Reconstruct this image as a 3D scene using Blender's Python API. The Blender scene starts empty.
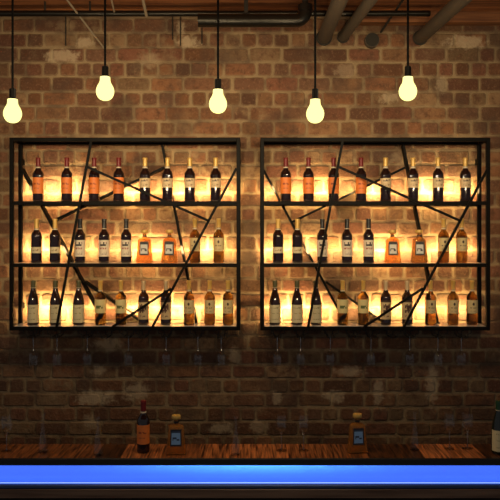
import bpy, bmesh, math, random
from mathutils import Vector, Matrix
R = random.Random(7)
SC = bpy.context.scene
COL = SC.collection
F = 690.0; EYE = 2.4; CAMY = -4.6; HOR = 230.0

def at(px, py, y):
    """world point seen at photo position (px,py) lying in the plane y"""
    d = y - CAMY
    return Vector(((px-250)/F*d, y, EYE + (HOR-py)/F*d))

# ---------------------------------------------------------------- materials
def mat(name):
    m = bpy.data.materials.new(name); m.use_nodes = True
    nt = m.node_tree
    return m, nt, nt.nodes['Principled BSDF'], nt.nodes['Material Output']
def simple(name, col, rough=.5, metal=0., spec=.5, bump=0., scale=60, vary=0., coat=0.):
    m, nt, b, out = mat(name)
    b.inputs['Base Color'].default_value = (*col, 1)
    b.inputs['Roughness'].default_value = rough
    b.inputs['Metallic'].default_value = metal
    b.inputs['Specular IOR Level'].default_value = spec
    b.inputs['Coat Weight'].default_value = coat
    if bump or vary:
        tc = nt.nodes.new('ShaderNodeTexCoord'); no = nt.nodes.new('ShaderNodeTexNoise')
        no.inputs['Scale'].default_value = scale; no.inputs['Detail'].default_value = 5
        nt.links.new(tc.outputs['Object'], no.inputs['Vector'])
        if bump:
            bp = nt.nodes.new('ShaderNodeBump'); bp.inputs['Strength'].default_value = bump
            bp.inputs['Distance'].default_value = .004
            nt.links.new(no.outputs['Fac'], bp.inputs['Height']); nt.links.new(bp.outputs['Normal'], b.inputs['Normal'])
        if vary:
            mx = nt.nodes.new('ShaderNodeMix'); mx.data_type = 'RGBA'
            mx.inputs['A'].default_value = (*[c*(1-vary) for c in col], 1)
            mx.inputs['B'].default_value = (*[min(1, c*(1+vary)) for c in col], 1)
            nt.links.new(no.outputs['Fac'], mx.inputs['Factor']); nt.links.new(mx.outputs['Result'], b.inputs['Base Color'])
    return m
def N(nt, t, **kw):
    n = nt.nodes.new(t)
    for k, v in kw.items(): setattr(n, k, v)
    return n
def math_(nt, op, a, b=None, c=None, clamp=False):
    n = nt.nodes.new('ShaderNodeMath'); n.operation = op; n.use_clamp = clamp
    for i, v in enumerate((a, b, c)):
        if v is None: continue
        if isinstance(v, (int, float)): n.inputs[i].default_value = v
        else: nt.links.new(v, n.inputs[i])
    return n.outputs[0]
def mixc(nt, fac, a, b):
    n = nt.nodes.new('ShaderNodeMix'); n.data_type = 'RGBA'
    for k, v in (('Factor', fac), ('A', a), ('B', b)):
        if isinstance(v, (int, float)): n.inputs[k].default_value = v
        elif isinstance(v, tuple): n.inputs[k].default_value = (*v, 1)
        else: nt.links.new(v, n.inputs[k])
    return n.outputs['Result']

def glass_solid(name, col, ior=1.33, rough=.03):
    m, nt, b, out = mat(name)
    b.inputs['Base Color'].default_value = (*col, 1)
    b.inputs['Transmission Weight'].default_value = 1
    b.inputs['IOR'].default_value = ior
    b.inputs['Roughness'].default_value = rough
    return m
def glass_thin(name, tint=(.992,.994,.992), ior=1.4, cap=.08, rough=.05):
    m, nt, b, out = mat(name); nt.nodes.remove(b)
    tr = N(nt, 'ShaderNodeBsdfTransparent'); tr.inputs['Color'].default_value = (*tint, 1)
    gl = N(nt, 'ShaderNodeBsdfGlossy'); gl.inputs['Roughness'].default_value = rough
    fr0 = N(nt, 'ShaderNodeFresnel'); fr0.inputs['IOR'].default_value = ior
    fr = nt.nodes.new('ShaderNodeMath'); fr.operation = 'MINIMUM'; fr.inputs[1].default_value = cap; nt.links.new(fr0.outputs[0], fr.inputs[0])
    mx = N(nt, 'ShaderNodeMixShader')
    nt.links.new(fr.outputs[0], mx.inputs[0]); nt.links.new(tr.outputs[0], mx.inputs[1]); nt.links.new(gl.outputs[0], mx.inputs[2])
    nt.links.new(mx.outputs[0], out.inputs['Surface'])
    return m
def label_mat(name, paper, bands=(), dot=None, border=None, top=None):
    """paper label; bands = (v0, v1, ink, columns, rows, density)"""
    m, nt, b, out = mat(name)
    b.inputs['Roughness'].default_value = .55
    uv = N(nt, 'ShaderNodeUVMap'); uv.uv_map = 'UVMap'
    sp = N(nt, 'ShaderNodeSeparateXYZ'); nt.links.new(uv.outputs[0], sp.inputs[0])
    u, v = sp.outputs[0], sp.outputs[1]
    col = mixc(nt, 0., paper, paper)
    for (v0, v1, ink, nc, nr, dens) in bands:
        cu = math_(nt, 'FLOOR', math_(nt, 'MULTIPLY', u, nc)); cv = math_(nt, 'FLOOR', math_(nt, 'MULTIPLY', v, nr))
        cb = N(nt, 'ShaderNodeCombineXYZ'); nt.links.new(cu, cb.inputs[0]); nt.links.new(cv, cb.inputs[1])
        wn = N(nt, 'ShaderNodeTexWhiteNoise', noise_dimensions='2D'); nt.links.new(cb.outputs[0], wn.inputs['Vector'])
        k = math_(nt, 'LESS_THAN', wn.outputs['Value'], dens)
        k = math_(nt, 'MULTIPLY', k, math_(nt, 'GREATER_THAN', v, v0)); k = math_(nt, 'MULTIPLY', k, math_(nt, 'LESS_THAN', v, v1))
        k = math_(nt, 'MULTIPLY', k, math_(nt, 'LESS_THAN', math_(nt, 'ABSOLUTE', math_(nt, 'SUBTRACT', u, .5)), .3))
        col = mixc(nt, k, col, ink)
    if dot:
        du, dv, rad, ink = dot
        a = math_(nt, 'SUBTRACT', u, du); c = math_(nt, 'MULTIPLY', math_(nt, 'SUBTRACT', v, dv), .9)
        d = math_(nt, 'SQRT', math_(nt, 'ADD', math_(nt, 'MULTIPLY', a, a), math_(nt, 'MULTIPLY', c, c)))
        col = mixc(nt, math_(nt, 'LESS_THAN', d, rad), col, ink)
    if top: col = mixc(nt, math_(nt, 'GREATER_THAN', v, top[0]), col, top[1])
    if border:
        w, ink = border
        a = math_(nt, 'ABSOLUTE', math_(nt, 'SUBTRACT', u, .5)); c = math_(nt, 'ABSOLUTE', math_(nt, 'SUBTRACT', v, .5))
        col = mixc(nt, math_(nt, 'GREATER_THAN', math_(nt, 'MAXIMUM', a, c), .5-w), col, ink)
    nt.links.new(col, b.inputs['Base Color'])
    return m

M = {}
M['frame'] = simple('black powder coated steel', (.0045,.004,.0036), .5, 0, .07, .15, 200)
M['board'] = simple('satin shelf board', (.62,.60,.57), .14, 0, .9)
M['wire'] = simple('dark wire', (.02,.018,.016), .35, .6)
M['cord'] = simple('black cord', (.004,.004,.004), .7, 0, .08)
M['socket'] = simple('black lamp socket', (.004,.004,.004), .5, 0, .1)
M['pipe_black'] = simple('black pipe', (.022,.020,.016), .3, .7, .5, .2, 40)
M['pipe_grey'] = simple('dull grey pipe', (.075,.060,.042), .5, .15, .5, .3, 25, .25)
M['pipe_dark'] = simple('dark grey pipe', (.03,.026,.021), .5, .1, .2, .2, 25, .2)
M['rod'] = simple('galvanised rod', (.34,.28,.19), .5, .3)
M['wineglass'] = glass_thin('clear glass')
M['stemglass'] = glass_thin('clear stem glass', (.97,.97,.96), 2.2, .9, .16)
M['red_glass'] = simple('dark wine glass', (.012,.004,.004), .06, 0, .6, coat=.3)
M['brown_glass'] = simple('dark brown glass', (.02,.006,.003), .07, 0, .6, coat=.3)
M['green_glass'] = simple('dark green glass', (.006,.009,.004), .07, 0, .6, coat=.3)
M['amber_glass'] = glass_solid('amber glass', (.13,.07,.015))
M['gold_glass'] = glass_solid('golden glass', (.24,.14,.03))
M['flask_glass'] = glass_solid('orange liqueur glass', (.68,.30,.075), 1.25)
M['flask_glass'].node_tree.nodes['Principled BSDF'].inputs['Transmission Weight'].default_value = .72
M['cap_red'] = simple('red capsule', (.15,.010,.010), .4, 0, .3, vary=.2)
M['cap_gold'] = simple('gold capsule', (.60,.37,.09), .35, .15)
M['cap_black'] = simple('black capsule', (.01,.01,.011), .35)
M['cap_olive'] = simple('olive capsule', (.07,.065,.02), .4)
M['cap_green'] = simple('green capsule', (.008,.045,.014), .3)
M['cap_pale'] = simple('pale capsule', (.50,.36,.20), .4, .2)
M['ring'] = simple('cream neck ring', (.6,.5,.35), .5)
M['l_orange'] = label_mat('orange paper label', (.72,.19,.03), [(.55,.66,(.30,.05,.01),14,18,.6), (.3,.36,(.42,.09,.02),20,24,.6)])
M['l_cream'] = label_mat('cream paper label', (.62,.47,.27), [(.66,.86,(.06,.03,.02),9,8,.75), (.2,.4,(.3,.19,.1),20,14,.5)])
M['l_narrow'] = label_mat('narrow cream label', (.60,.50,.30), [(.35,.65,(.25,.18,.08),18,6,.4)])
M['l_white'] = label_mat('white label with black lettering', (.66,.56,.42), [(.64,.88,(.02,.015,.015),8,8,.78), (.44,.54,(.28,.05,.03),12,20,.7), (.1,.3,(.35,.28,.2),16,16,.4)])
M['l_tall'] = label_mat('tall pale label', (.60,.52,.31), [(.8,.86,(.2,.17,.07),16,30,.6), (.5,.56,(.3,.25,.12),16,30,.5), (.16,.22,(.3,.25,.12),16,30,.5)])
M['l_greenband'] = label_mat('cream label with green band', (.66,.55,.25), [(.34,.56,(.10,.12,.03),9,9,.85)])
M['l_figure'] = label_mat('cream label with dark figure', (.62,.46,.24), [(.12,.25,(.2,.1,.05),14,20,.5), (.34,.82,(.10,.04,.025),9,12,.55)], dot=(.5,.60,.13,(.07,.02,.015)), top=(.9,(.05,.02,.012)))
M['l_dot'] = label_mat('cream label with round emblem', (.60,.46,.22), [(.38,.46,(.12,.07,.03),12,22,.7), (.12,.2,(.3,.2,.1),14,22,.5)], dot=(.5,.70,.1,(.04,.02,.01)))
M['l_flask'] = label_mat('white label with black border', (.58,.56,.50), [(.30,.5,(.02,.02,.03),7,7,.85)], border=(.12,(.012,.012,.014)), top=(.78,(.015,.015,.02)))
M['l_flask_blue_light'] = label_mat('black bordered label with painted bluish light', (.20,.36,.62), [(.34,.54,(.02,.035,.08),7,7,.8)], border=(.1,(.01,.012,.02)), top=(.8,(.03,.05,.1)))  # flask label with the bluish light at the bar put into its colours

# ---------------------------------------------------------------- mesh helpers
def new(name, bm, material, parent=None, smooth=False, recalc=True):
    if recalc: bmesh.ops.recalc_face_normals(bm, faces=bm.faces)
    me = bpy.data.meshes.new(name); bm.to_mesh(me); bm.free()
    for mm in (material if isinstance(material, (list, tuple)) else [material]): me.materials.append(mm)
    if smooth:
        for p in me.polygons: p.use_smooth = True
        try: me.set_sharp_from_angle(angle=math.radians(42))
        except Exception: pass
    o = bpy.data.objects.new(name, me); COL.objects.link(o)
    if parent: o.parent = parent
    return o
def box(bm, x0, x1, y0, y1, z0, z1):
    v = [bm.verts.new(p) for p in ((x0,y0,z0),(x1,y0,z0),(x1,y1,z0),(x0,y1,z0),(x0,y0,z1),(x1,y0,z1),(x1,y1,z1),(x0,y1,z1))]
    return [bm.faces.new([v[i] for i in f]) for f in ((0,3,2,1),(4,5,6,7),(0,1,5,4),(1,2,6,5),(2,3,7,6),(3,0,4,7))]
def bbox(x0, x1, y0, y1, z0, z1, bev=.0015):
    bm = bmesh.new(); box(bm, x0, x1, y0, y1, z0, z1)
    if bev: bmesh.ops.bevel(bm, geom=bm.edges[:], offset=bev, segments=1, affect='EDGES')
    return bm
def lathe(prof, seg=28, sx=1, sy=1, bm=None):
    bm = bm or bmesh.new(); rings = []
    for r, z in prof:
        if r < 1e-6: rings.append([bm.verts.new((0,0,z))])
        else: rings.append([bm.verts.new((sx*r*math.cos(2*math.pi*i/seg), sy*r*math.sin(2*math.pi*i/seg), z)) for i in range(seg)])
    for a, b in zip(rings, rings[1:]):
        for i in range(seg):
            j = (i+1) % seg
            if len(a) == 1 and len(b) == 1: continue
            if len(a) == 1: bm.faces.new((a[0], b[i], b[j]))
            elif len(b) == 1: bm.faces.new((a[i], a[j], b[0]))
            else: bm.faces.new((a[i], a[j], b[j], b[i]))
    return bm
def tube(bm, pts, r, seg=16, cap=True):
    pts = [Vector(p) for p in pts]; rings = []
    up = None
    for i, p in enumerate(pts):
        t = ((pts[i+1]-p) if i == 0 else (p-pts[i-1]) if i == len(pts)-1 else (pts[i+1]-pts[i-1])).normalized()
        if up is None:
            up = Vector((0,0,1)) if abs(t.z) < .9 else Vector((0,1,0))
        a = t.cross(up).normalized(); b = a.cross(t).normalized(); up = b
        rr = r[i] if isinstance(r, (list, tuple)) else r
        rings.append([bm.verts.new(p + a*rr*math.cos(2*math.pi*k/seg) + b*rr*math.sin(2*math.pi*k/seg)) for k in range(seg)])
    for A, B in zip(rings, rings[1:]):
        for i in range(seg): bm.faces.new((A[i], A[(i+1)%seg], B[(i+1)%seg], B[i]))
    if cap: bm.faces.new(rings[0]); bm.faces.new(list(reversed(rings[-1])))
    return bm
def empty(name, loc, label, cat, group=None):
    o = bpy.data.objects.new(name, None); COL.objects.link(o); o.location = loc; o.empty_display_size = .05
    tag(o, label, cat, group); return o
def tag(o, label, cat, group=None):
    o['label'] = label; o['category'] = cat
    if group: o['group'] = group
    return o
def struct(o): o['kind'] = 'structure'; return o
def dup(root, loc, label, group=None, rotz=0):
    r = root.copy(); COL.objects.link(r); r.location = loc; r.rotation_euler = (0,0,rotz); r['label'] = label
    if group: r['group'] = group
    for ch in [c for c in bpy.data.objects if c.parent == root]:
        c = ch.copy(); COL.objects.link(c); c.parent = r
        for g in [q for q in bpy.data.objects if q.parent == ch]:
            k = g.copy(); COL.objects.link(k); k.parent = c
    return r
# ---------------------------------------------------------------- wall of bricks
WY = 0.25
PM = F/(WY-CAMY)              # px per metre on the wall
ZC = EYE + (HOR-15.5)/PM        # ceiling height
def wz(py): return EYE + (HOR-py)/PM
def wx(px): return (px-250)/PM

def wall_material():
    m, nt, b, out = mat('old brick masonry')
    at_ = N(nt, 'ShaderNodeAttribute', attribute_name='brick'); tc = N(nt, 'ShaderNodeTexCoord')
    def noise(scale, detail=4, off=0, rough=.55):
        mp = N(nt, 'ShaderNodeMapping'); mp.inputs['Location'].default_value = (off, off*.7, off*1.3)
        nt.links.new(tc.outputs['Object'], mp.inputs['Vector'])
        n = N(nt, 'ShaderNodeTexNoise'); n.inputs['Scale'].default_value = scale; n.inputs['Detail'].default_value = detail
        n.inputs['Roughness'].default_value = rough
        nt.links.new(mp.outputs[0], n.inputs['Vector']); return n.outputs['Fac']
    def ramp(v, a, c):
        n = N(nt, 'ShaderNodeMapRange'); n.interpolation_type = 'SMOOTHSTEP'
        n.inputs['From Min'].default_value = a; n.inputs['From Max'].default_value = c
        nt.links.new(v, n.inputs['Value']); return n.outputs[0]
    mort = mixc(nt, noise(9, 4, 3), (.21,.140,.076), (.36,.26,.145))
    fine = noise(70, 5, 1)
    br = mixc(nt, ramp(noise(16, 7, 5, .65), .42, .72), at_.outputs['Color'], (.10,.045,.024))
    br = mixc(nt, math_(nt, 'MULTIPLY', ramp(fine, .5, .78), .5), br, (.30,.17,.10))
    # lime bloom smeared over some bricks
    bloom = math_(nt, 'MULTIPLY', ramp(noise(3.1, 5, 11), .52, .72), ramp(noise(17, 5, 2), .38, .66))
    br = mixc(nt, math_(nt, 'MULTIPLY', bloom, .7), br, mort)
    isb = at_.outputs['Alpha']
    grime = ramp(noise(6, 6, 21), .48, .66)
    mort = mixc(nt, math_(nt, 'MULTIPLY', grime, .65), mort, (.10,.058,.038))
    c = mixc(nt, isb, mort, br)
    c = mixc(nt, math_(nt, 'MULTIPLY', ramp(noise(4.2, 6, 31), .47, .7), .6), c, (.07,.042,.03))
    # plaster patches (shape of their own)
    sp = N(nt, 'ShaderNodeSeparateXYZ'); nt.links.new(tc.outputs['Object'], sp.inputs[0])
    wob = math_(nt, 'MULTIPLY', math_(nt, 'SUBTRACT', noise(19, 8, 8, .7), .5), 3.2)
    tot = None
    for (px, py, rx, rz, s) in [(62,56,17,6,.85), (85,43,8,5,.8), (189,42,11,5,1.), (181,30,4,9,.7), (466,42,19,6,.95), (389,98,9,5,.7), (442,84,6,8,.5),
                 (345,70,10,8,.4), (96,398,17,8,.9), (108,344,14,6,.6), (136,392,13,9,.7), (235,356,6,8,.6), (222,428,12,5,.75), (277,398,6,6,.7),
                 (333,397,10,6,.8), (351,371,13,5,.7), (258,427,10,7,.6), (432,384,6,19,.75), (378,394,5,13,.7), (90,422,7,6,.6), (150,60,10,7,.35), (405,160,16,8,.3), (98,371,6,6,.6)]:
        a = math_(nt, 'DIVIDE', math_(nt, 'SUBTRACT', sp.outputs[0], wx(px)), rx/PM)
        d = math_(nt, 'DIVIDE', math_(nt, 'SUBTRACT', sp.outputs[2], wz(py)), rz/PM)
        q = math_(nt, 'SQRT', math_(nt, 'ADD', math_(nt, 'MULTIPLY', a, a), math_(nt, 'MULTIPLY', d, d)))
        q = math_(nt, 'ADD', q, wob)
        k = N(nt, 'ShaderNodeMapRange'); k.interpolation_type = 'SMOOTHSTEP'
        for nm, val in (('From Min', 1.35), ('From Max', .55), ('To Min', 0.), ('To Max', s)): k.inputs[nm].default_value = val
        nt.links.new(q, k.inputs['Value'])
        tot = k.outputs[0] if tot is None else math_(nt, 'MAXIMUM', tot, k.outputs[0])
    c = mixc(nt, math_(nt, 'MULTIPLY', tot, .75), c, (.50,.39,.25))
    nt.links.new(c, b.inputs['Base Color'])
    b.inputs['Roughness'].default_value = .85; b.inputs['Specular IOR Level'].default_value = .25
    bp = N(nt, 'ShaderNodeBump'); bp.inputs['Strength'].default_value = .9; bp.inputs['Distance'].default_value = .009
    h = math_(nt, 'ADD', math_(nt, 'MULTIPLY', fine, .6), noise(25, 4, 9))
    nt.links.new(h, bp.inputs['Height']); nt.links.new(bp.outputs[0], b.inputs['Normal'])
    return m
def build_wall():
    bm = bmesh.new(); lay = bm.loops.layers.float_color.new('brick')
    X0, X1 = -3.6, 3.6
    def paint(faces, col):
        for f in faces:
            for l in f.loops: l[lay] = col
    paint(box(bm, X0, X1, WY+.004, WY+.2, 0, ZC), (.3,.2,.12,0))
    lines = [47.6+14.72*k for k in range(-3, 7)] + [135.9+14.27*k for k in range(1, 45)]
    for k in range(len(lines)-1):
        idx = k-3; zt, zb = wz(lines[k]), wz(lines[k+1])
        if zb < -.02: break
        zt = min(zt, ZC); zb = max(zb, 0)
        stretch = idx % 2 == 0
        off = {0:1.5, 2:18}.get(idx % 4, R.uniform(8, 11))
        if idx % 4 == 2: off = 2.0
        if idx % 4 == 0: off = 18.5
        px = 250 - 600 + off - (250-600) % 32.9 if False else off - 32.9*9
        while wx(px) < X1:
            w = 32.9 if stretch else 16.45
            if not stretch and R.random() < .13: w = 32.9
            if stretch and R.random() < .12: w = 16.45
            a, c = wx(px), wx(px+w); px += w
            if c <= X0: continue
            a = max(a, X0); c = min(c, X1)
            g = .007
            j = lambda s=.0042: R.uniform(-s, s)
            x0, x1, z0, z1 = a+g+j(), c-g+j(), zb+g+j(), zt-g+j()
            if x1-x0 < .02 or z1-z0 < .02: continue
            e = .007; yf = WY-.003+R.uniform(-.0015, .0015); yb = WY+.006
            pts = []; xm, zm = (x0+x1)/2, (z0+z1)/2
            def c2(): return R.uniform(.004, .018)
            ka = [c2() for _ in range(8)]; jj = lambda: R.uniform(-.003, .003)
            q1, q2 = x0+(x1-x0)*.35, x0+(x1-x0)*.65
            rim = [(x0+ka[0], z0+jj()*.5), (q1, z0+jj()), (q2, z0+jj()), (x1-ka[1], z0+jj()*.5), (x1+jj()*.5, z0+ka[2]), (x1+jj(), zm+.012), (x1+jj()*.5, z1-ka[3]),
                   (x1-ka[4], z1+jj()*.5), (q2, z1+jj()), (q1, z1+jj()), (x0+ka[5], z1+jj()*.5), (x0+jj()*.5, z1-ka[6]), (x0+jj(), zm-.012), (x0+jj()*.5, z0+ka[7])]
            for (dx, y) in ((0, yb), (0, WY+.001), (e, yf)):
                pts.append([bm.verts.new((px_ + (dx if px_ < xm else -dx), y, pz_ + (dx if pz_ < zm else -dx))) for px_, pz_ in rim])
            t = R.random(); u = R.random()
            base = [(.22,.087,.042), (.18,.078,.042), (.26,.105,.046), (.14,.070,.043), (.24,.12,.058), (.19,.066,.040), (.28,.17,.09), (.12,.055,.034)][int(u*7.99)]
            s = .56+.5*t; mean = (.19,.08,.045); base = [.62*p_+.38*m_ for p_, m_ in zip(base, mean)]
            col = (base[0]*s, base[1]*s*1.1, base[2]*s*1.06, 1)
            fs = []
            for A, B in zip(pts, pts[1:]):
                for i in range(14): fs.append(bm.faces.new((A[i], A[(i+1)%14], B[(i+1)%14], B[i])))
            paint(fs, (*col[:3], .6)); f = bm.faces.new(pts[-1]); paint([f], col)
    return struct(new('wall_back', bm, wall_material()))
build_wall()

# ---------------------------------------------------------------- floor, ceiling
def wood_mat(name, cols, axis, scale, rough, plank=None, attr=None):
    m, nt, b, out = mat(name)
    tc = N(nt, 'ShaderNodeTexCoord'); mp = N(nt, 'ShaderNodeMapping')
    s = [scale]*3; s[axis] = scale*.06
    mp.inputs['Scale'].default_value = s
    nt.links.new(tc.outputs['Object'], mp.inputs['Vector'])
    n = N(nt, 'ShaderNodeTexNoise'); n.inputs['Scale'].default_value = 1; n.inputs['Detail'].default_value = 7; n.inputs['Distortion'].default_value = .15
    nt.links.new(mp.outputs[0], n.inputs['Vector'])
    k = N(nt, 'ShaderNodeMapRange'); k.inputs['From Min'].default_value = .34; k.inputs['From Max'].default_value = .66
    nt.links.new(n.outputs['Fac'], k.inputs['Value'])
    c = mixc(nt, k.outputs[0], cols[0], cols[1])
    if attr:
        a = N(nt, 'ShaderNodeAttribute', attribute_name=attr)
        mm = N(nt, 'ShaderNodeMix', data_type='RGBA', blend_type='MULTIPLY'); mm.inputs['Factor'].default_value = 1
        nt.links.new(c, mm.inputs['A']); nt.links.new(a.outputs['Color'], mm.inputs['B']); c = mm.outputs['Result']
    nt.links.new(c, b.inputs['Base Color']); b.inputs['Roughness'].default_value = rough
    bp = N(nt, 'ShaderNodeBump'); bp.inputs['Strength'].default_value = .35; bp.inputs['Distance'].default_value = .003
    nt.links.new(n.outputs['Fac'], bp.inputs['Height']); nt.links.new(bp.outputs[0], b.inputs['Normal'])
    return m
def planks(x0, x1, y0, y1, z0, z1, edges, axis, tones, gap=.002):
    """boards side by side in one mesh; axis = direction the boards run (0 x, 1 y)"""
    bm = bmesh.new(); lay = bm.loops.layers.float_color.new('tone')
    for a, c, t in zip(edges, edges[1:], tones):
        n0 = len(bm.faces)
        if axis == 1: fs = box(bm, a+gap, c-gap, y0, y1, z0, z1)
        else: fs = box(bm, x0, x1, a+gap, c-gap, z0, z1)
        for f in fs:
            for l in f.loops: l[lay] = (*t, 1)
    return bm
e = []; y = -5.2
while y < WY+.2: e.append(y); y += .135
e.append(WY+.2)
tones = []
for _ in e:
    s = R.uniform(.7, 1.25); tones.append((s, s*R.uniform(.9,1.05), s*R.uniform(.85,1.05)))
bmc = planks(-3.6, 3.6, 0, 0, ZC, ZC+.03, e, 0, tones, .0015)
n0 = bm_fs = box(bmc, -3.6, 3.6, -5.2, WY+.2, ZC+.03, ZC+.06)
lay = bmc.loops.layers.float_color['tone']
for f in n0:
    for l in f.loops: l[lay] = (.1,.1,.1,1)
struct(new('ceiling', bmc, wood_mat('reddish ceiling boards', ((.15,.052,.018), (.38,.15,.05)), 0, 30, .55, attr='tone')))
struct(new('floor', bbox(-3.6, 3.6, -5.2, WY+.2, -.05, 0, 0), simple('dark concrete floor', (.06,.05,.045), .6, vary=.3, scale=5, bump=.2)))

tb = planks(wx(353), 3.55, 0, 0, EYE+(HOR-22)/F*4.76, ZC-.0005, [WY-.09, WY-.0035], 0, [(.85,.85,.85)], 0)
struct(new('trim_1', tb, bpy.data.materials['reddish ceiling boards']))

# ---------------------------------------------------------------- shelf units
D_RACKS = {'L': [31.5,55.5,86,105.5,127.5,143,165.5,197.5,221], 'R': [277.5,301,331,352.5,372,393,411,439.5,463]}
ZT, ZB = .616, -.67
T = .025; DEP = .20
SHELF = [.192, -.223, -.643]
def fr(px, py, y=0.0):
    p = at(px, py, y); return p.x, p.z
def bar_poly(parent, name, p, q, th, y0, y1, material):
    """flat bar from p=(x,z) to q=(x,z), thickness th, running y0..y1"""
    dx, dz = q[0]-p[0], q[1]-p[1]; L = math.hypot(dx, dz); nx, nz = -dz/L*th/2, dx/L*th/2
    bm = bmesh.new()
    c = [(p[0]+nx, p[1]+nz), (q[0]+nx, q[1]+nz), (q[0]-nx, q[1]-nz), (p[0]-nx, p[1]-nz)]
    A = [bm.verts.new((x, y0, z)) for x, z in c]; B = [bm.verts.new((x, y1, z)) for x, z in c]
    bm.faces.new(A); bm.faces.new(list(reversed(B)))
    for i in range(4): bm.faces.new((A[i], A[(i+1)%4], B[(i+1)%4], B[i]))
    return new(name, bm, material, parent)
def make_unit(px0, px1, label, racks):
    x0, x1 = (px0-250)/150, (px1-250)/150; cx = (x0+x1)/2; w = x1-x0
    root = empty('wall_shelf', (cx, 0, EYE+ZB), label, 'shelf', 'wall shelf units')
    fm = M['frame']; H = ZT-ZB
    X0, X1 = -w/2, w/2
    def P(n, bm, m=fm): return new(n, bm, m, root)
    for xa in (X0, X1-T):
        for ya in (0, DEP-T):
            P('post', bbox(xa, xa+T, ya, ya+T, 0, H))
    for ya in (0, DEP-T):
        P('rail', bbox(X0+T, X1-T, ya, ya+T, H-T, H)); P('rail', bbox(X0+T, X1-T, ya, ya+T, 0, T))
    for xa in (X0, X1-T):
        P('side_rail', bbox(xa, xa+T, T, DEP-T, H-T, H)); P('side_rail', bbox(xa, xa+T, T, DEP-T, 0, T))
    for k, s in enumerate(SHELF):
        z = s-ZB
        if k < 2:
            P('rail', bbox(X0+T, X1-T, 0, .018, z-T, z)); P('rail', bbox(X0+T, X1-T, DEP-.018, DEP, z-T, z))
        b = P('shelf_board', bbox(X0+T, X1-T, .0185, DEP-.0185 if k < 2 else DEP-T-.0005, z-.008, z, .001), M['board'])
        b['label'] = 'pale satin board'
        if k == 2: b.location.z = 0
    for xa in (X0+.0, X1-T):
        for za in (.12, H-.16):
            P('wall_bracket', bbox(xa+.004, xa+T-.004, DEP, WY+.004, za, za+.04))
    P('added_glow_stop', bbox(X0, X1, DEP+.0002, WY-.0005, .004, .016, 0))  # added plate, stops the shelf glow spilling down the wall
    # front lattice, measured on the left unit and shifted to this one
    sh = (px0-9.3)/150
    def loc(px, py, y):
        p = at(px, py, y); return (p.x + sh - cx, p.z - EYE - ZB)
    zt, zb = H-T, T
    def clipz(p, q, lo=None, hi=None):
        lo = zb if lo is None else lo; hi = zt if hi is None else hi
        def lim(a, b):
            if a[1] > hi: t = (a[1]-hi)/(a[1]-b[1]); return (a[0]+(b[0]-a[0])*t, hi)
            if a[1] < lo: t = (a[1]-lo)/(a[1]-b[1]); return (a[0]+(b[0]-a[0])*t, lo)
            return a
        return lim(p, q), lim(q, p)
    for a, b_ in [((91.4,141),(56.5,329)), ((88,167.2),(208.6,220.8)), ((236.4,168.5),(151.4,329)), ((171.5,288.3),(110,328.5))]:
        p, q = clipz(loc(*a, 0), loc(*b_, 0))
        bar_poly(root, 'lattice_bar', p, q, .0165, -.011, -.0002, fm)
    # rear lattice: deeper flat bars behind the bottles, cut at the shelf boards
    ya, yb = .178, .236
    for a, b_ in [((21.0,168.5),(105,325)), ((50.5,222),(163.8,167.3)), ((84.3,282),(140,321)), ((161.2,141),(196.6,325))]:
        p, q = loc(*a, ya), loc(*b_, ya)
        if p[1] < q[1]: p, q = q, p
        cuts = [(H-T, SHELF[0]-ZB), (SHELF[0]-ZB-T, SHELF[1]-ZB), (SHELF[1]-ZB-T, SHELF[2]-ZB)]
        for hi, lo in cuts:
            if q[1] > hi or p[1] < lo: continue
            pp, qq = clipz(p, q, lo, hi)
            if pp[1]-qq[1] > .01: bar_poly(root, 'lattice_bar', pp, qq, .015, ya, yb, fm)
    # stemware racks under the bottom shelf
    for px in racks:
        x = (px-250)/148 - cx
        rk = bmesh.new()
        for s in (-1, 1):
            w_ = .036*s
            tube(rk, [(x+w_*1.25, .03, -.001), (x+w_*1.25, .03, -.022), (x+w_*.62, .03, -.030), (x+w_*.62, .03, -.0525), (x+w_*.25, .03, -.058)], .003, 8)
            tube(rk, [(x+w_*1.25, .17, -.001), (x+w_*1.25, .17, -.022), (x+w_*.62, .17, -.030), (x+w_*.62, .17, -.0525)], .003, 8)
            tube(rk, [(x+w_*.62, .03, -.0525), (x+w_*.62, .17, -.0525)], .003, 8)
            tube(rk, [(x+w_*.25, .03, -.058), (x+w_*.25, .17, -.058)], .0022, 8)
            tube(rk, [(x+w_*.25, .17, -.058), (x+w_*.62, .17, -.0525)], .0022, 8)
        new('stemware_rack', rk, M['wire'], root, True)
    return root
make_unit(9.3, 240.2, 'black steel wall shelf with slanted lattice bars, left of the two', D_RACKS['L'])
make_unit(260.4, 490.4, 'black steel wall shelf with slanted lattice bars, right of the two', D_RACKS['R'])

# ---------------------------------------------------------------- bottles
BORD = [(0,.006),(.026,.0),(.0335,.002),(.0362,.008),(.0365,.02),(.0365,.178),(.0355,.190),(.031,.201),(.022,.213),(.0165,.224),(.0145,.238),(.0140,.262),(.0140,.285),(.0155,.286),(.0155,.296),(.0145,.298),(0,.298)]
BURG = [(0,.006),(.028,.0),(.036,.002),(.0385,.008),(.039,.02),(.039,.140),(.0375,.155),(.033,.180),(.0265,.205),(.0195,.226),(.0155,.243),(.0145,.262),(.0145,.285),(.0155,.286),(.0155,.297),(.0145,.30),(0,.30)]
WHIS = [(0,.006),(.028,.0),(.0345,.002),(.0365,.009),(.0370,.02),(.0370,.172),(.0365,.184),(.0335,.196),(.0255,.208),(.0175,.217),(.0140,.226),(.0132,.245),(.0132,.285),(.0148,.287),(.0148,.298),(.0140,.30),(0,.30)]
def rad_at(prof, z):
    for (r0, z0), (r1, z1) in zip(prof[1:], prof[2:]):
        if z0 <= z <= z1 and z1 > z0: return r0+(r1-r0)*(z-z0)/(z1-z0)
    return prof[-2][0]
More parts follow.
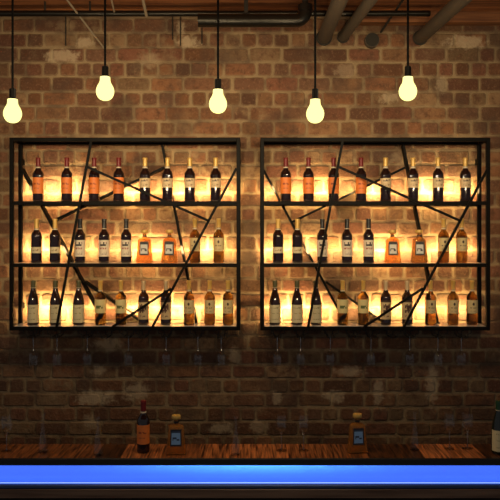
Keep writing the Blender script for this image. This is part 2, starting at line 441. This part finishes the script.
def shell(prof, z0, z1, off, top=False, seg=28):
    zs = sorted({z0, z1, *[z for r, z in prof if z0 < z < z1]})
    out = [(rad_at(prof, z)+off, z) for z in zs]
    inn = [(rad_at(prof, z)+.0002, z) for z in reversed(zs)]
    if top:
        zt = prof[-1][1]
        out = [(r, z) for r, z in out if z < zt] + [(.0145+off, zt), (.011, zt+.0012), (0, zt+.0014)]
        return lathe([(rad_at(prof, z0)+.0002, z0)]+out, seg)
    return lathe(out+inn+[out[0]], seg)
def arc_label(prof, z0, z1, half=78, seg=22, th=.0005):
    bm = bmesh.new(); uvl = bm.loops.layers.uv.new('UVMap')
    r = rad_at(prof, (z0+z1)/2)
    V = {}
    for L, rr in (('o', r+.0002+th), ('i', r+.0002)):
        for i in range(seg+1):
            a = math.radians(-90-half+2*half*i/seg)
            for k, z in ((0, z0), (1, z1)): V[L, i, k] = bm.verts.new((rr*math.cos(a), rr*math.sin(a), z))
    def uvof(i, k): return (.5+.5*math.sin(math.radians(-half+2*half*i/seg))/math.sin(math.radians(min(half, 89))), k)
    def f(keys):
        fa = bm.faces.new([V[q] for q in keys])
        for l, q in zip(fa.loops, keys): l[uvl].uv = uvof(q[1], q[2])
    for i in range(seg):
        f([('o',i,0),('o',i+1,0),('o',i+1,1),('o',i,1)]); f([('i',i,1),('i',i+1,1),('i',i+1,0),('i',i,0)])
        f([('o',i,1),('o',i+1,1),('i',i+1,1),('i',i,1)]); f([('o',i,0),('i',i,0),('i',i+1,0),('o',i+1,0)])
    f([('o',0,0),('o',0,1),('i',0,1),('i',0,0)]); f([('o',seg,0),('i',seg,0),('i',seg,1),('o',seg,1)])
    return bm
# kind: name, profile, glass, capsule mat, capsule from, ring, label mat, label z0,z1, description, part label
KINDS = {
 'orange': ('wine_bottle', BORD, 'red_glass', 'cap_red', .238, (.228,.236), 'l_orange', .054, .163, 'dark wine bottle, orange label, red capsule'),
 'cream':  ('wine_bottle', BORD, 'red_glass', 'cap_gold', .240, (.226,.238), 'l_cream', .094, .158, 'dark wine bottle, cream label, gold capsule'),
 'narrow': ('wine_bottle', BORD, 'red_glass', 'cap_gold', .234, (.224,.232), 'l_narrow', .067, .108, 'dark wine bottle, narrow low label, gold capsule'),
 'white':  ('wine_bottle', BORD, 'red_glass', 'cap_black', .236, (.229,.234), 'l_white', .044, .155, 'dark wine bottle, white printed label, black capsule'),
 'burg':   ('wine_bottle', BURG, 'brown_glass', 'cap_olive', .254, (.250,.253), 'l_tall', .018, .138, 'sloping-shouldered wine bottle, tall pale label, olive capsule'),
 'amber':  ('white_wine_bottle', WHIS, 'gold_glass', 'cap_gold', .238, (.228,.236), 'l_greenband', .082, .174, 'amber bottle, cream label with green band'),
 'figure': ('wine_bottle', BORD, 'brown_glass', 'cap_pale', .236, None, 'l_figure', .040, .168, 'brown bottle, pale capsule, label with dark figure'),
 'whisky': ('whisky_bottle', WHIS, 'amber_glass', 'cap_gold', .240, (.228,.238), 'l_dot', .080, .170, 'amber whisky bottle, cream label with round emblem'),
 'green':  ('wine_bottle', BURG, 'green_glass', 'cap_green', .250, (.246,.249), 'l_tall', .018, .138, 'dark green wine bottle, tall cream label, green capsule'),
}
PROTO = {}
def make_bottle(kind, loc, label, group):
    if kind in PROTO: return dup(PROTO[kind], loc, label, group)
    nm, prof, gl, cap, c0, ring, lm, l0, l1, desc = KINDS[kind]
    r = empty(nm, loc, label, 'bottle', group)
    new('body', lathe(prof, 32), M[gl], r, True)
    c = new('capsule', shell(prof, c0, prof[-1][1], .0009, True), M[cap], r, True)
    if ring: new('neck_ring', shell(prof, ring[0], ring[1], .0012), M['ring'], r, True)
    half = 82 if kind != 'whisky' else 70
    new('label', arc_label(prof, l0, l1, half), M[lm], r, True)
    PROTO[kind] = r
    return r
def make_flask(loc, label, group, blue=False, rot=0):
    key = 'flask_blue_light' if blue else 'flask'  # blue variant has bluish light painted into its label
    if key in PROTO: return dup(PROTO[key], loc, label, group, rot)
    r = empty('liqueur_flask', loc, label, 'bottle', group); r.rotation_euler = (0,0,rot)
    # tapering flat body: rounded rectangle sections
    bm = bmesh.new(); rings = []
    def sec(hx, hy, cr, z):
        pts = []
        for (sx, sy, a0) in ((1,1,0), (-1,1,90), (-1,-1,180), (1,-1,270)):
            for k in range(4):
                a = math.radians(a0+30*k); pts.append((sx*(hx-cr)+cr*math.cos(a), sy*(hy-cr)+cr*math.sin(a), z))
        return [bm.verts.new(p) for p in pts]
    for hx, hy, cr, z in [(.046,.020,.006,0), (.053,.026,.008,.002), (.0545,.0275,.008,.008), (.0425,.0225,.008,.150), (.041,.022,.009,.158), (.035,.018,.009,.165), (.020,.015,.009,.170), (.0125,.0125,.0124,.175), (.0125,.0125,.0124,.200)]:
        rings.append(sec(hx, hy, cr, z))
    for A, B in zip(rings, rings[1:]):
        n = len(A)
        for i in range(n): bm.faces.new((A[i], A[(i+1)%n], B[(i+1)%n], B[i]))
    bm.faces.new(rings[0]); bm.faces.new(rings[-1])
    new('body', bm, M['flask_glass'], r, True)
    new('neck_band', lathe([(.0127,.178),(.0145,.178),(.0145,.188),(.0127,.188),(.0127,.178)], 24), M['cap_black'], r, True)
    new('stopper', lathe([(.0,.2002),(.014,.2002),(.0245,.203),(.0265,.207),(.0265,.219),(.0245,.223),(.012,.225),(0,.2255)], 28), M['cap_gold'], r, True)
    # label on the sloping front face
    bm = bmesh.new(); uvl = bm.loops.layers.uv.new('UVMap')
    def yf(z): return -(.0275-(z-.008)/.142*.005) 
    z0, z1, w = .052, .146, .0325
    fr_ = [(-w, z0), (w, z0), (w*.93, z1), (-w*.93, z1)]
    A = [bm.verts.new((x, yf(z)-.0010, z)) for x, z in fr_]; B = [bm.verts.new((x, yf(z)-.0003, z)) for x, z in fr_]
    UV = [(0,0),(1,0),(1,1),(0,1)]
    fa = bm.faces.new(A)
    for l, q in zip(fa.loops, UV): l[uvl].uv = q
    bm.faces.new(list(reversed(B)))
    for i in range(4): bm.faces.new((A[i], A[(i+1)%4], B[(i+1)%4], B[i]))
    new('label', bm, M['l_flask_blue_light' if blue else 'l_flask'], r)
    PROTO[key] = r
    return r
ORD = ['first','second','third','fourth','fifth','sixth','seventh','eighth','ninth','tenth']
BY = .085
ROWS = {
 ('left', 0): (['orange']*4+['cream']*4, [38.2,66.8,94.1,118.7,145.1,167.5,189.8,215.6]),
 ('left', 1): (['narrow']*2+['white']*3+['flask']*2+['whisky']*2, [36.5,55.1,80,104.2,126.2,144.6,169.5,194.9,218.7]),
 ('left', 2): (['burg']*3+['amber']*2+['figure']*2+['whisky']*3, [33.3,55.4,78.6,100.4,121,143.6,165.9,189,209.7,228]),
 ('right', 0): (['orange']*4+['cream']*4, [285.8,308.5,333.6,361,385.6,413.1,438,465.3]),
 ('right', 1): (['narrow']*2+['white']*3+['flask']*2+['whisky']*2, [278.1,297.4,322.3,347,368.6,392.4,419,443.5,461.7]),
 ('right', 2): (['burg']*3+['amber']*2+['figure']*2+['whisky']*3, [274.9,297,315.9,342.7,363.3,385.8,407.1,430.5,453,471.9]),
}
RN = ['top', 'middle', 'bottom']
for (side, k), (kinds, xs) in ROWS.items():
    for i, (kd, px) in enumerate(zip(kinds, xs)):
        y = BY
        loc = ((px-250)/F*(y-CAMY), y, EYE+SHELF[k])
        where = f'{ORD[i]} from left, {RN[k]} shelf, {side} unit'
        grp = f'bottles on the {RN[k]} shelf of the {side} unit'
        if kd == 'flask': make_flask(loc, 'orange liqueur flask with boxed label, '+where, grp)
        else: make_bottle(kd, loc, KINDS[kd][9]+', '+where, grp)

# ---------------------------------------------------------------- bar counter
BF = 3.87+CAMY; BB = 4.137+CAMY; BZ = EYE-1.283
bar = empty('bar_counter', (0, (BF+BB)/2, 0), 'long bar counter with striped dark wood top and glowing blue front band', 'bar counter')
bar.location.z = 0; oy = bar.location.y
f0, f1 = BF-oy, BB-oy
def bx_(px): return (px-250)/178.3
edges = [-3.5, bx_(-60), bx_(0), bx_(30), bx_(62), bx_(94), bx_(120), bx_(160), bx_(205), bx_(245), bx_(290), bx_(330), bx_(372), bx_(426), bx_(456), bx_(487), bx_(540), 3.5]
tn = [.6, .6, .75, .55, .62, .18, 1.15, .8, 1.2, 1.35, 1.0, .7, .25, 1.5, 1.25, .25, .8]
tn = [(t, t, t) for t in tn]
bt = planks(0, 0, f0+.012, f1, BZ-.035, BZ, edges, 1, tn, .0004)
new('counter_top', bt, wood_mat('striped dark hardwood', ((.03,.008,.004), (.50,.165,.05)), 1, 95, .3, attr='tone'), bar)
trim = new('edge_trim', bbox(-3.5, 3.5, f0, f0+.0118, BZ-.0385, BZ, .002), simple('black edge trim', (.008,.007,.007), .5), bar)
# glowing front band: gently bowed panel
bm = bmesh.new(); prof = []
zt_, zb_ = BZ-.0405, BZ-.146
for i in range(9):
    t = i/8; a = (t-.5)*2
    prof.append((f0+.046-.012*(1-a*a), zt_+(zb_-zt_)*t))
prof += [(f0+.056, zb_), (f0+.056, zt_)]
A = [bm.verts.new((-3.5, y, z)) for y, z in prof]; B = [bm.verts.new((3.5, y, z)) for y, z in prof]
for i in range(len(prof)): bm.faces.new((A[i], A[(i+1)%len(prof)], B[(i+1)%len(prof)], B[i]))
bm.faces.new(A); bm.faces.new(list(reversed(B)))
def glow_panel(name, emis, st, base):
    m, nt, b, out = mat(name)
    b.inputs['Base Color'].default_value = (*base, 1); b.inputs['Roughness'].default_value = .3
    b.inputs['Emission Color'].default_value = (*emis, 1); b.inputs['Emission Strength'].default_value = st
    return m
new('light_panel', bm, glow_panel('blue lit acrylic', (.045,.125,1.), 1.0, (.2,.45,.6)), bar, True)
new('light_rail', tube(bmesh.new(), [(-3.5, f0+.008, BZ-.138), (3.5, f0+.008, BZ-.138)], .0032, 10), glow_panel('blue lit acrylic rod', (.2,.38,1.), 1.1, (.6,.7,.9)), bar, True)
new('lower_ledge', bbox(-3.5, 3.5, f0-.002, f0+.06, BZ-.170, BZ-.1465, .006), simple('black ledge with painted blue sheen', (.03,.06,.16), .35), bar)  # blue sheen from the glowing band is put into the base colour
new('apron', bbox(-3.5, 3.5, f0-.004, f0+.05, BZ-.221, BZ-.1705, .002), wood_mat('dark stained apron', ((.10,.055,.035), (.22,.135,.085)), 0, 30, .4), bar)
new('groove', bbox(-3.5, 3.5, f0+.016, f0+.05, BZ-.236, BZ-.2215, 0), simple('black recess', (.004,.004,.004), .8), bar)
new('front_panel', bbox(-3.5, 3.5, f0-.002, f0+.04, .0, BZ-.2365, .002), wood_mat('dark stained panel', ((.12,.085,.055), (.24,.16,.10)), 0, 30, .45), bar)
new('back_panel', bbox(-3.5, 3.5, f1-.04, f1-.01, 0, BZ-.0355, .002), simple('bar back', (.03,.02,.015), .5), bar)

def barpt(px, py):          # a point on the counter seen at px,py
    d = F*1.283/(py-HOR); return Vector(((px-250)/F*d, d+CAMY, BZ))
make_bottle('orange', barpt(143.4, 452), 'dark wine bottle, orange label, red capsule, standing on the bar counter', None)
make_flask(barpt(176.2, 454), 'amber liqueur flask with label tinted for bluish light, on bar, beside the red-capped wine bottle', 'flasks on the bar', True, math.radians(3))
make_flask(barpt(357.3, 452.5), 'amber liqueur flask with label tinted for bluish light, on bar, under the right shelf unit', 'flasks on the bar', True, math.radians(8))
make_bottle('green', barpt(498.5, 453), 'dark green wine bottle with cream label at right end of the bar', None)
for o in bpy.data.objects:
    if o.name.startswith('wine_bottle') and 'group' in o.keys() and 'on the bar counter' in o['label']: del o['group']
    if o.name.startswith('wine_bottle') and 'group' in o.keys() and 'end of the bar' in o['label']: del o['group']

# ---------------------------------------------------------------- clear glassware
def wine_glass_parts(root):
    # solid foot + stem, thin bowl
    new('foot', lathe([(0,0),(.030,0),(.031,.001),(.029,.0022),(.012,.0045),(.005,.0075),(0,.008)], 28), M['wineglass'], root, True)
    new('stem', lathe([(0,.0081),(.0046,.0081),(.0034,.016),(.0028,.055),(.0032,.090),(.006,.100),(.0105,.1065),(0,.1068)], 16), M['stemglass'], root, True)
    out = [(0,.107),(.011,.108),(.022,.114),(.030,.126),(.0335,.142),(.033,.164),(.0305,.188),(.028,.208)]
    inn = [(.0272,.208),(.0297,.188),(.0322,.164),(.0327,.142),(.0292,.127),(.0213,.1155),(.011,.1105),(0,.110)]
    new('bowl', lathe(out+inn, 32), M['wineglass'], root, True)
gproto = None
def wine_glass(loc, label, group, flip=False):
    global gproto
    if gproto is None:
        gproto = empty('wine_glass', loc, label, 'glass', group); wine_glass_parts(gproto); g = gproto
    else: g = dup(gproto, loc, label, group)
    g.rotation_euler = (math.pi, 0, 0) if flip else (0,0,0)
    return g
gl_bar = [(281.4, 450.5, 'clear stemmed wine glass on bar, left one of the pair near the middle'),
          (303.5, 450.5, 'clear stemmed wine glass on bar, right one of the pair near the middle'),
          (449.5, 449, 'clear wine glass on bar, left one of the pair near the right end'),
          (467.5, 448.5, 'clear wine glass on bar, right one of the pair near the right end'),
          (6.5, 451, 'clear wine glass at the far left end of the bar')]
for px, py, lb in gl_bar: wine_glass(barpt(px, py), lb, 'wine glasses on the bar')
hang = {'left': [34,56.5,87.5,128.5,166.5,197.8,221.2], 'right': [277.5,300.5,331,371.5,410,440.5,463.4]}
for side, xs in hang.items():
    rk = D_RACKS['L' if side == 'left' else 'R']
    for i, px in enumerate(xs):
        px = min(rk, key=lambda q: abs(q-px))
        wine_glass(((px-250)/148, .10, EYE+ZB-.046), f'clear wine glass hanging upside down, {ORD[i]} from left under the {side} shelf unit', f'glasses hanging under the {side} unit', True)
cproto = None
for px, py, lb in [(43, 452, 'clear glass carafe on bar, leftmost, nearest the far left wine glass'), (98, 455, 'clear glass carafe on bar, left of the red-capped wine bottle'),
                   (235.8, 455, 'clear glass carafe on bar, below the gap between the shelf units'), (414.7, 450, 'clear glass carafe on bar, right of the right-hand flask')]:
    p = barpt(px, py)
    if cproto is None:
        cproto = empty('glass_carafe', p, lb, 'carafe', 'clear carafes on the bar')
        out = [(0,0),(.026,0),(.029,.003),(.0285,.02),(.0265,.05),(.021,.085),(.0145,.115),(.0098,.140),(.0085,.165),(.0085,.205),(.0115,.216)]
        inn = [(.0105,.216),(.0075,.205),(.0075,.165),(.0088,.140),(.0135,.115),(.020,.085),(.0255,.05),(.0275,.02),(.026,.008),(0,.007)]
        new('body', lathe(out+inn, 32), M['wineglass'], cproto, True)
        new('lip', lathe([(.0108,.2162),(.0118,.2168),(.0126,.2185),(.0118,.220),(.0105,.2195),(.0108,.2162)], 28), M['wineglass'], cproto, True)
    else: dup(cproto, p, lb)

# ---------------------------------------------------------------- pendant bulbs
mB, nt, b, out = mat('glowing frosted bulb'); nt.nodes.remove(b)
em = N(nt, 'ShaderNodeEmission'); em.inputs['Color'].default_value = (1.,.92,.30,1); em.inputs['Strength'].default_value = 2.0
tr = N(nt, 'ShaderNodeBsdfTransparent'); mx = N(nt, 'ShaderNodeMixShader'); mx.inputs[0].default_value = .7
nt.links.new(tr.outputs[0], mx.inputs[1]); nt.links.new(em.outputs[0], mx.inputs[2]); nt.links.new(mx.outputs[0], out.inputs['Surface'])
PD = 3.5; PY = PD+CAMY; pproto = None
POW = 34.
names = ['leftmost of five', 'second from left', 'middle one of five', 'second from right', 'rightmost of five']
for i, (px, top) in enumerate([(12.6,98.6),(105.1,76.3),(218,89),(315.2,98.8),(407.9,76.4)]):
    p = at(px, top+.9, PY)         # joint of glass and socket
    lb = f'glowing bare bulb on black cord and socket, {names[i]}'
    if pproto is None:
        r = pproto = empty('pendant_lamp', p, lb, 'lamp', 'hanging bare bulbs')
    else:
        r = pproto.copy(); COL.objects.link(r); r.location = p; r['label'] = lb
    if i == 0:
        bulb = new('bulb', lathe([(.0250,.001),(.0258,-.012),(.0268,-.022),(.0305,-.031),(.037,-.042),(.0425,-.054),(.0455,-.068),(.0450,-.080),(.0415,-.093),(.0345,-.105),(.0245,-.1135),(.0125,-.118),(0,-.1195)], 36), mB, r, True)
        sock = new('socket', lathe([(0,.0015),(.024,.0015),(.0245,.004),(.0170,.006),(.0165,.010),(.0165,.053),(.011,.056),(0,.056)], 28), M['socket'], r, True)
    else:
        for s in (bulb, sock):
            c = s.copy(); COL.objects.link(c); c.parent = r
    h = ZC-.02-p.z
    new('cord', tube(bmesh.new(), [(0,0,.0565), (0,0,h)], .0058, 10), M['cord'], r, True)
    new('ceiling_rose', lathe([(0,h),(.035,h),(.045,h+.006),(.047,h+.0195),(0,h+.0195)], 24), M['socket'], r, True)
    ld = bpy.data.lights.new('bulb_light', 'POINT'); ld.energy = POW; ld.color = (1.,.76,.46); ld.shadow_soft_size = 0.0
    lo = bpy.data.objects.new('bulb_light', ld); COL.objects.link(lo); lo.parent = r; lo.location = (0,0,-.07)

# ---------------------------------------------------------------- pipes under the ceiling
def pipe(name, pts, r, m, label, cat='pipe', parts=None):
    p0 = Vector(pts[0])
    o = new(name, tube(bmesh.new(), [Vector(p)-p0 for p in pts], r, 20), m, None, True); o.location = p0
    tag(o, label, cat); return o
by = 4.55+CAMY
pa, pb = at(-400, 13.5, by), at(430, 13.5, by); 
bmn = pipe('ceiling_pipe', [pa, pb], .0195, M['pipe_black'], 'long thin black pipe running level along the top of the wall')
# duct with elbow
dy = 4.45+CAMY; s = (dy-CAMY)/F
c0 = at(198, 20.5, dy); c1 = at(296, 20.5, dy)
r_ = .060; pts = [c0]
for k in range(11):
    a = math.radians(90*k/10); pts.append(Vector((c1.x+r_*math.sin(a), dy, c1.z+r_*(1-math.cos(a)))))
root = empty('elbow_duct', c0, 'thick black pipe with a bent right end, hung under the ceiling', 'pipe')
new('pipe_run', tube(bmesh.new(), [p-c0 for p in pts], .0425, 24), M['pipe_black'], root, True)
top = pts[-1]-c0
new('collar', tube(bmesh.new(), [top+Vector((0,0,.0004)), Vector((top.x, 0, top.z+.040))], .048, 24), M['pipe_black'], root, True)
new('ceiling_stem', tube(bmesh.new(), [Vector((top.x, 0, top.z+.0402)), Vector((top.x, 0, ZC-c0.z-.0003))], .02, 16), M['pipe_dark'], root, True)
new('hanger', bbox(.31-.013, .31+.013, -.004, .004, .0425, ZC-c0.z-.0003, .001), M['pipe_dark'], root)
# pipes running towards the viewer
def run_pipe(px, py, xdrift, r, m, label, flange=False):
    p0 = at(px, py, WY-.004); p1 = Vector((p0.x+xdrift*6, p0.y-4.8, p0.z)); 
    root = empty('overhead_pipe', p0, label, 'pipe', 'pipes running out from the wall')
    new('pipe_run', tube(bmesh.new(), [(0,0,0), p1-p0], r, 28), m, root, True)
    new('wall_collar', tube(bmesh.new(), [(0,-.012,0), (0,0.002,0)], r*1.18, 28), M['pipe_dark'], root, True)
    return root, p0
run_pipe(324, 38, .006, .047, M['pipe_grey'], 'grey pipe running out from wall under ceiling, leftmost of three, beside the elbow duct')
run_pipe(343, 37, .057, .037, M['pipe_grey'], 'slimmer grey pipe running out from wall, middle of the three overhead pipes')
run_pipe(420, 38, .045, .044, M['pipe_grey'], 'grey pipe running out from wall, rightmost of three, above the rightmost bulb')
p = at(372.4, 39.7, WY-.05)
stub = empty('pipe_stub', p, 'round dark capped pipe end sticking out of the brick wall', 'pipe')
new('stub_pipe', tube(bmesh.new(), [(0,.006,0),(0,.052,0)], .050, 28), M['pipe_grey'], stub, True)
new('end_cap', tube(bmesh.new(), [(0,-.004,0),(0,.0055,0)], .046, 28), M['pipe_dark'], stub, True)
pipe('conduit', [at(381, 32, WY-.004), Vector((1.002, -.195, ZC-.001))], .008, M['pipe_dark'], 'thin dark rod slanting from ceiling to wall above the capped pipe end', 'rod')
pipe('conduit', [at(104, 48, WY-.004), Vector((at(63,0,-.214).x, -.214, ZC-.012))], .0065, M['rod'], 'thin rod slanting down from ceiling to wall near the second bulb cord', 'rod')
def strap(a, b_, w, label):
    a, b_ = Vector(a), Vector(b_)
    o = pipe('metal_strap', [a, b_], w, M['rod'], label, 'strap'); return o
za = ZC-.03
strap((at(147,15,by).x, -.075, at(147,15,by).z-.012), (at(138,-4,4.1+CAMY).x, 4.1+CAMY, ZC-.006), .010, 'pale metal strap bracing the thin black pipe, left of the elbow duct')
strap((at(115,13,by).x, -.076, at(115,13,by).z), (at(107,-2,4.15+CAMY).x, 4.15+CAMY, ZC-.006), .006, 'dull metal strap under the ceiling beside the second bulb cord')
for px, y0, y1, lb in [(66,15,46,'left of the second bulb'), (172.7,15,40,'left one of the pair left of the elbow duct'), (180.6,15,46,'right one of the pair left of the elbow duct'), (202,26,44,'below the left end of the elbow duct')]:
    zt2 = min(wz(y0), ZC-.002)
    q = (wx(px), WY-.008, wz(y1)); q2 = (wx(px), WY-.008, zt2)
    pipe('wall_conduit', [q, q2], .0042, M['pipe_dark'], 'thin dark vertical wire on wall, '+lb, 'wire')
for px in (45, 90):
    p = at(px, 12, by); pipe('hanger_rod', [(p.x, by, at(px,10.4,by).z+.001), (p.x, by, ZC-.0005)], .006, M['pipe_dark'], 'short rod hanging the thin black pipe, '+('nearest the first bulb' if px == 45 else 'nearest the second bulb'), 'rod')

# ---------------------------------------------------------------- lights of the shelves
def area(name, loc, rot, sx, sy, en, col, spread=None):
    l = bpy.data.lights.new(name, 'AREA'); l.shape = 'RECTANGLE'; l.size = sx; l.size_y = sy; l.energy = en; l.color = col
    if spread: l.spread = spread
    o = bpy.data.objects.new(name, l); COL.objects.link(o); o.location = loc; o.rotation_euler = rot; return o
LED = {
 0: [(31,.7),(52,1.2),(76,1.2),(106,.45),(132,1.2),(157,.5),(181,1.3),(205,.9),(228,.7), (271,.9),(297,.9),(322,1.4),(348,.5),(374,1.4),(399,.5),(426,1.6),(452,1.1),(472,.6)],
 1: [(30,.7),(46,1.1),(66,.9),(92,.55),(115,.5),(135,1.1),(157,1.2),(184,1.0),(207,1.3),(229,.4), (269,1.0),(288,.9),(309,1.3),(335,.6),(358,.6),(380,1.7),(406,.9),(433,1.1),(453,1.0),(470,.5)],
 2: [(31,.5),(46,1.6),(67,1.2),(92,.6),(111,.35),(132,1.3),(155,1.3),(178,1.5),(200,.8),(220,1.1), (266,.6),(286,1.7),(307,1.0),(327,1.0),(353,.4),(375,1.5),(397,1.0),(423,1.6),(441,.7),(462,1.1)],
}
LP = 1.7
for k, ls in LED.items():
    for px, s in ls:
        ly = .172
        x = (px-250)/F*(WY-CAMY)
        area('shelf_light', (x, ly, EYE+SHELF[k]+.085), (math.pi/2, 0, 0), .05, .05, LP*s**1.25, (1.,.66,.27))
# blue strip under the counter lip
for i in range(24):
    x = -1.725+.15*i
    g = .05+1.0*math.exp(-((x-.02)/.55)**2)
    area('counter_light', (x, BF+.0055, BZ-.0395), (math.radians(46), 0, 0), .148, .008, .065*g, (.25,.75,1.))
# added unseen spotlights in front of the wall, brightening it and the shelves
for x in (-1.5, -.5, .5, 1.5):
    l = bpy.data.lights.new('added_spot', 'SPOT'); l.energy = 140; l.color = (1.,.75,.42); l.spot_size = math.radians(44); l.spot_blend = .75; l.shadow_soft_size = .1
    o = bpy.data.objects.new('added_spot', l); COL.objects.link(o); o.location = (x*.9, -3.3, EYE+.6)
    o.rotation_euler = (Vector((x, WY, EYE+.42))-o.location).to_track_quat('-Z', 'Y').to_euler()

# ---------------------------------------------------------------- world, camera
w = bpy.data.worlds.new('World'); SC.world = w; w.use_nodes = True
w.node_tree.nodes['Background'].inputs[0].default_value = (.92,.93,.97,1); w.node_tree.nodes['Background'].inputs[1].default_value = .13
cam = bpy.data.cameras.new('Camera'); co = bpy.data.objects.new('Camera', cam); COL.objects.link(co)
co.location = (0, CAMY, EYE); co.rotation_euler = (math.pi/2, 0, 0)
cam.sensor_width = 36; cam.sensor_fit = 'HORIZONTAL'; cam.lens = F/500*36; cam.shift_y = -(250-HOR)/500
cam.clip_start = .05
SC.camera = co
vs = SC.view_settings; vs.view_transform = 'Standard'; vs.look = 'None'; vs.exposure = 0; vs.gamma = 1; vs.use_curve_mapping = False
